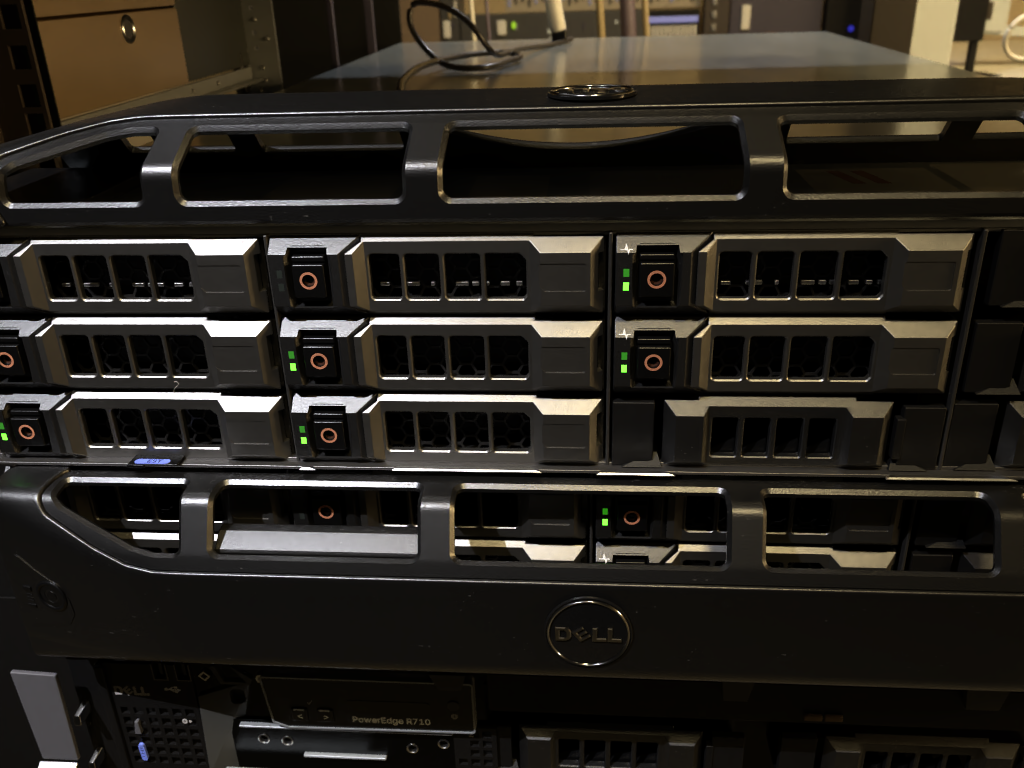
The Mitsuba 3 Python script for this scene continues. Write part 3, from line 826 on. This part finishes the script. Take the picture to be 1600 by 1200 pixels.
for x, y, w, lab in ((-236, 520, 5, 'narrow brown upright strip in the dark gap, first right of the grey upright'), (-233.5, 640, 8, 'narrow brown upright strip at the back left corner of the steel lid')):
    single('rack_strip', shape_dict(block(x, x + w, y, y + 4, -100, 140, 0.6), 'violet_grey', 30), lab, 'strip')
single('dark_gap_fill', shape_dict(block(-420, -226, 770, 775, -300, 200, 0.5), 'rack_black', False), 'added black sheet giving the dark of the gap left of the cable loop behind the steel lid', 'sheet')  # added sheet stands for the darkness of the open gap

# cable loop on the lid
loop = [(-121, 236, 22), (-125.5, 255, 25), (-133, 320, 27), (-136, 395, 26), (-128, 455, 25), (-112, 500, 24), (-92, 520, 23), (-78, 505, 22), (-84, 465, 21), (-100, 425, 20.6), (-121, 428, 21.5),
        (-137, 440, 28), (-149, 448, 40), (-154.5, 450, 54), (-151, 450, 63.5), (-141, 450, 64.5), (-123, 451, 59), (-107, 452, 46), (-99, 456, 34), (-88, 500, 24), (-70, 600, 20.8), (-40, 690, 20.5)]
single('cable_loop', shape_dict(tube(loop, 2.3, 12, 220), 'cable_black', True), 'thin dark cable looped upright on the steel lid', 'cable')

# ------------------------------------------------------------------ background, behind the lid
pl = thing('plug_cable', 'pale thick cable with a black plug end hanging at the back edge of the lid', 'cable')
part(pl, 'cord', shape_dict(tube([(-60, 672, 120), (-58.5, 674, 70), (-56, 676, 48), (-52.5, 678, 30)], 8.0, 14, 40), 'white_plastic', True))
part(pl, 'plug', shape_dict(block(-59, -44, 672, 686, 18.5, 31, 2.0, 12), 'black_plastic', 40))

BX = 1.637
bp = thing('patch_panel', 'pale patch panel of upright slots at the top centre behind the lid', 'patch panel')
part(bp, 'face', shape_dict(block(-205, 205, 1800, 1830, 2, 110, 1), 'dull_cream', 30))
for i in range(28):
    x = -198 + i * 14.2
    part(bp, 'slot', shape_dict(block(x, x + 5.5, 1797.5, 1801, 12 + 5 * (i % 3), 90, 0.6), 'device_grey' if i % 4 else 'switch_blue', False))
sw = thing('network_device', 'dark grey device with a green light below the pale patch panel', 'network device')
part(sw, 'case', shape_dict(block(-300, 90, 1780, 1830, -90, 0, 2), 'device_grey', 30))
part(sw, 'green_light', shape_dict(tri(m3.Manifold.sphere(4.6, 14)).apply_transform(np.diag([1, 1, 1.6, 1])).apply_translation([-185.5, 1776, -22.5]), 'led_off', True, emitter=glow((0.35, 0.62, 0.02))))
part(sw, 'knob', shape_dict(block(-222, -202, 1772, 1780, -42, -12, 4), 'white_plastic', 40))
for i, (x, w, h) in enumerate(((-250, 9, 26), (-236, 7, 14), (-160, 30, 22), (-110, 16, 30), (-75, 16, 30), (-40, 22, 20), (0, 14, 26), (40, 18, 18))):
    part(sw, 'socket', shape_dict(block(x, x + w, 1777.5, 1781, -78, -78 + h, 1), 'cream_paint' if i % 3 == 0 else 'violet_grey', 30))
ns = thing('network_switch', 'switch with a bluish port row left of the dark rear post', 'network switch')
part(ns, 'case', shape_dict(block(92, 204, 1780, 1830, -60, -3, 1.5), 'rack_black', 30))
part(ns, 'port_strip', shape_dict(block(94, 200, 1777, 1780, -26, -14, 1), 'switch_blue', 30, emitter=glow((0.045, 0.055, 0.22))))
for i in range(12):
    part(ns, 'port', shape_dict(block(97 + i * 8.6, 102.5 + i * 8.6, 1775, 1780, -52, -32, 1), 'white_plastic', False))
for x0, z0, z1, r, mat, lab in ((-228, 60, -60, 3, 'cable_violet', 'thin dusky cable falling left of the green light'), (-256, 60, -90, 4, 'white_plastic', 'thin pale cable left of the green light, leftmost of two'), (-20, 60, -100, 7, 'cable_tan', 'tan upright cable right of the pale cable with black plug'), (30, 60, -100, 14, 'cable_violet', 'thick dark violet cable bundle standing behind the lid'), (62, 60, -100, 6, 'cable_tan', 'thin tan cable just right of the violet bundle')):
    single('hanging_cable', shape_dict(tube([(x0 * 0.6 - 4, 830, 110), (x0 * 0.6, 815, 52), (x0 * 0.6 + 3, 805, 12), (x0 * 0.6 + 5, 800, -70)], r * 0.6, 12, 40), mat, True), lab, 'cable')
single('brown_cabinet', shape_dict(block(-620, -345, 1790, 1900, -400, 260, 3), 'cardboard', 30), 'brown cabinet side seen through the upright cable loop', 'cabinet')
gb = thing('grey_cabinet', 'dark grey cabinet with a pale socket between the brown cabinet and the green light', 'cabinet')
part(gb, 'case', shape_dict(block(-343, -302, 1785, 1880, -400, 260, 2), 'device_grey', 30))
part(gb, 'socket', shape_dict(block(-338, -322, 1778, 1785, -45, -10, 3), 'white_plastic', 30))
rng = np.random.default_rng(4)
for i in range(9):
    x, z, w, h = -340 + rng.uniform(0, 30), rng.uniform(-80, 70), rng.uniform(4, 9), rng.uniform(5, 22)
    part(gb, 'switch', shape_dict(block(x, x + w, 1780, 1786, z, z + h, 1), ('white_plastic', 'violet_grey', 'cable_tan', 'grey_steel')[i % 4], 30))
for i in range(10):
    x, z, w, h = -296 + rng.uniform(0, 370), rng.uniform(-85, -20), rng.uniform(3, 12), rng.uniform(5, 24)
    part(sw, 'socket', shape_dict(block(x, x + w, 1776.8, 1781, z, z + h, 0.8), ('cream_paint', 'violet_grey', 'rack_black', 'grey_steel')[i % 4], 30))
rr = thing('rear_post', 'dark rear post with small bright clips beside the bluish switch', 'rack post')
part(rr, 'post', shape_dict(block(212, 262, 1770, 1810, -400, 260, 1), 'rack_paint', 30))
for z in (-45, -20, 5, 30):
    part(rr, 'clip', shape_dict(block(226, 236, 1766, 1770, z, z + 14, 1), 'bright_steel', 30))
vc = thing('violet_cabinet', 'violet grey cabinet door with a pale latch right of centre behind the lid', 'cabinet')
part(vc, 'door', shape_dict(block(266, 452, 1780, 1800, -400, 260, 2), 'violet_grey', 30))
part(vc, 'latch', shape_dict(block(288, 306, 1772, 1780, -44, 4, 3), 'white_plastic', 30))
part(vc, 'red_mark', shape_dict(block(340, 364, 1777, 1780, -90, -50, 2), 'red_ink', 30))
dk = thing('dark_cabinet', 'black cabinet with a faint blue light right of the violet grey door', 'cabinet')
part(dk, 'case', shape_dict(block(456, 640, 1760, 1800, -400, 260, 2), 'rack_black', 30))
part(dk, 'blue_light', shape_dict(tri(m3.Manifold.sphere(6, 12)).apply_translation([507, 1756, -46]), 'led_off', True, emitter=glow((0.02, 0.02, 0.35))))
single('rear_post', shape_dict(block(254, 295, 715, 760, -400, 200, 1.5), 'post_paint', 30), 'wide dark brown post left of the cream pillar', 'rack post')
single('pillar', shape_dict(block(297, 345, 745, 800, -400, 300, 2), 'cream_paint', 30), 'cream painted pillar in the upper right beyond the steel lid', 'pillar')
ds_ = thing('desk', 'pale desk top in the upper right corner beyond the cream pillar', 'desk')
part(ds_, 'top', shape_dict(block(560, 1600, 1330, 2250, -135, -115, 3), 'white_plastic', 30))
for x in (580, 1570):
    part(ds_, 'leg', shape_dict(block(x, x + 30, 1400, 1430, -1400, -136, 2), 'grey_steel', 30))
mo = thing('monitor', 'dark monitor on a thin stand on the pale desk', 'monitor')
part(mo, 'screen', shape_dict(block(560, 668, 1490, 1520, -56, 260, 4), 'rack_black', 30))
part(mo, 'neck', shape_dict(block(650, 664, 1498, 1512, -112, -52, 3), 'rack_black', 30))
part(mo, 'foot', shape_dict(tri(m3.Manifold.cylinder(6, 60, 30, 40)).apply_transform(np.diag([1, 0.7, 1, 1])).apply_translation([655, 1505, -115]), 'rack_black', 30))
tk = thing('cable_trunking', 'pale ledge of cable trunking along the wall behind the cable ring', 'trunking')
part(tk, 'channel', shape_dict(rounded([(700, 1620, -36), (1500, 1500, -98), (700, 1660, -36), (1500, 1660, -98), (700, 1620, -52), (1500, 1500, -114), (700, 1660, -52), (1500, 1660, -114)], 2), 'cream_paint', 30))
so = thing('wall_socket', 'cream socket box with a dark opening above the trunking', 'socket')
part(so, 'box', shape_dict(block(690, 745, 1590, 1640, -48, 60, 4), 'cream_paint', 30))
part(so, 'opening', shape_dict(block(703, 713, 1586, 1591, -26, 4, 1), 'rack_paint', 30))
ringp = [(528.8 + 27 * math.cos(a), 1000 + 4 * math.sin(2 * a), -12.7 + 27 * math.sin(a)) for a in np.linspace(0.5, 2 * math.pi + 0.9, 40)]
single('cable_ring', shape_dict(tube(ringp, 3.2, 12, 120), 'white_plastic', True), 'cream cable ring at the right edge of the photo', 'cable')
single('added_shade_block', shape_dict(block(-330, -240, 32, 490, 98, 210, 2) + block(-245, 222, 70, 490, 104, 210, 2), 'rack_black', 30), 'unseen dark block added above the steel lid to shade it', 'equipment')  # unseen block added to shade the lid and the left post

for key in [k for k, v in scene.items() if v is None]:
    del scene[key]
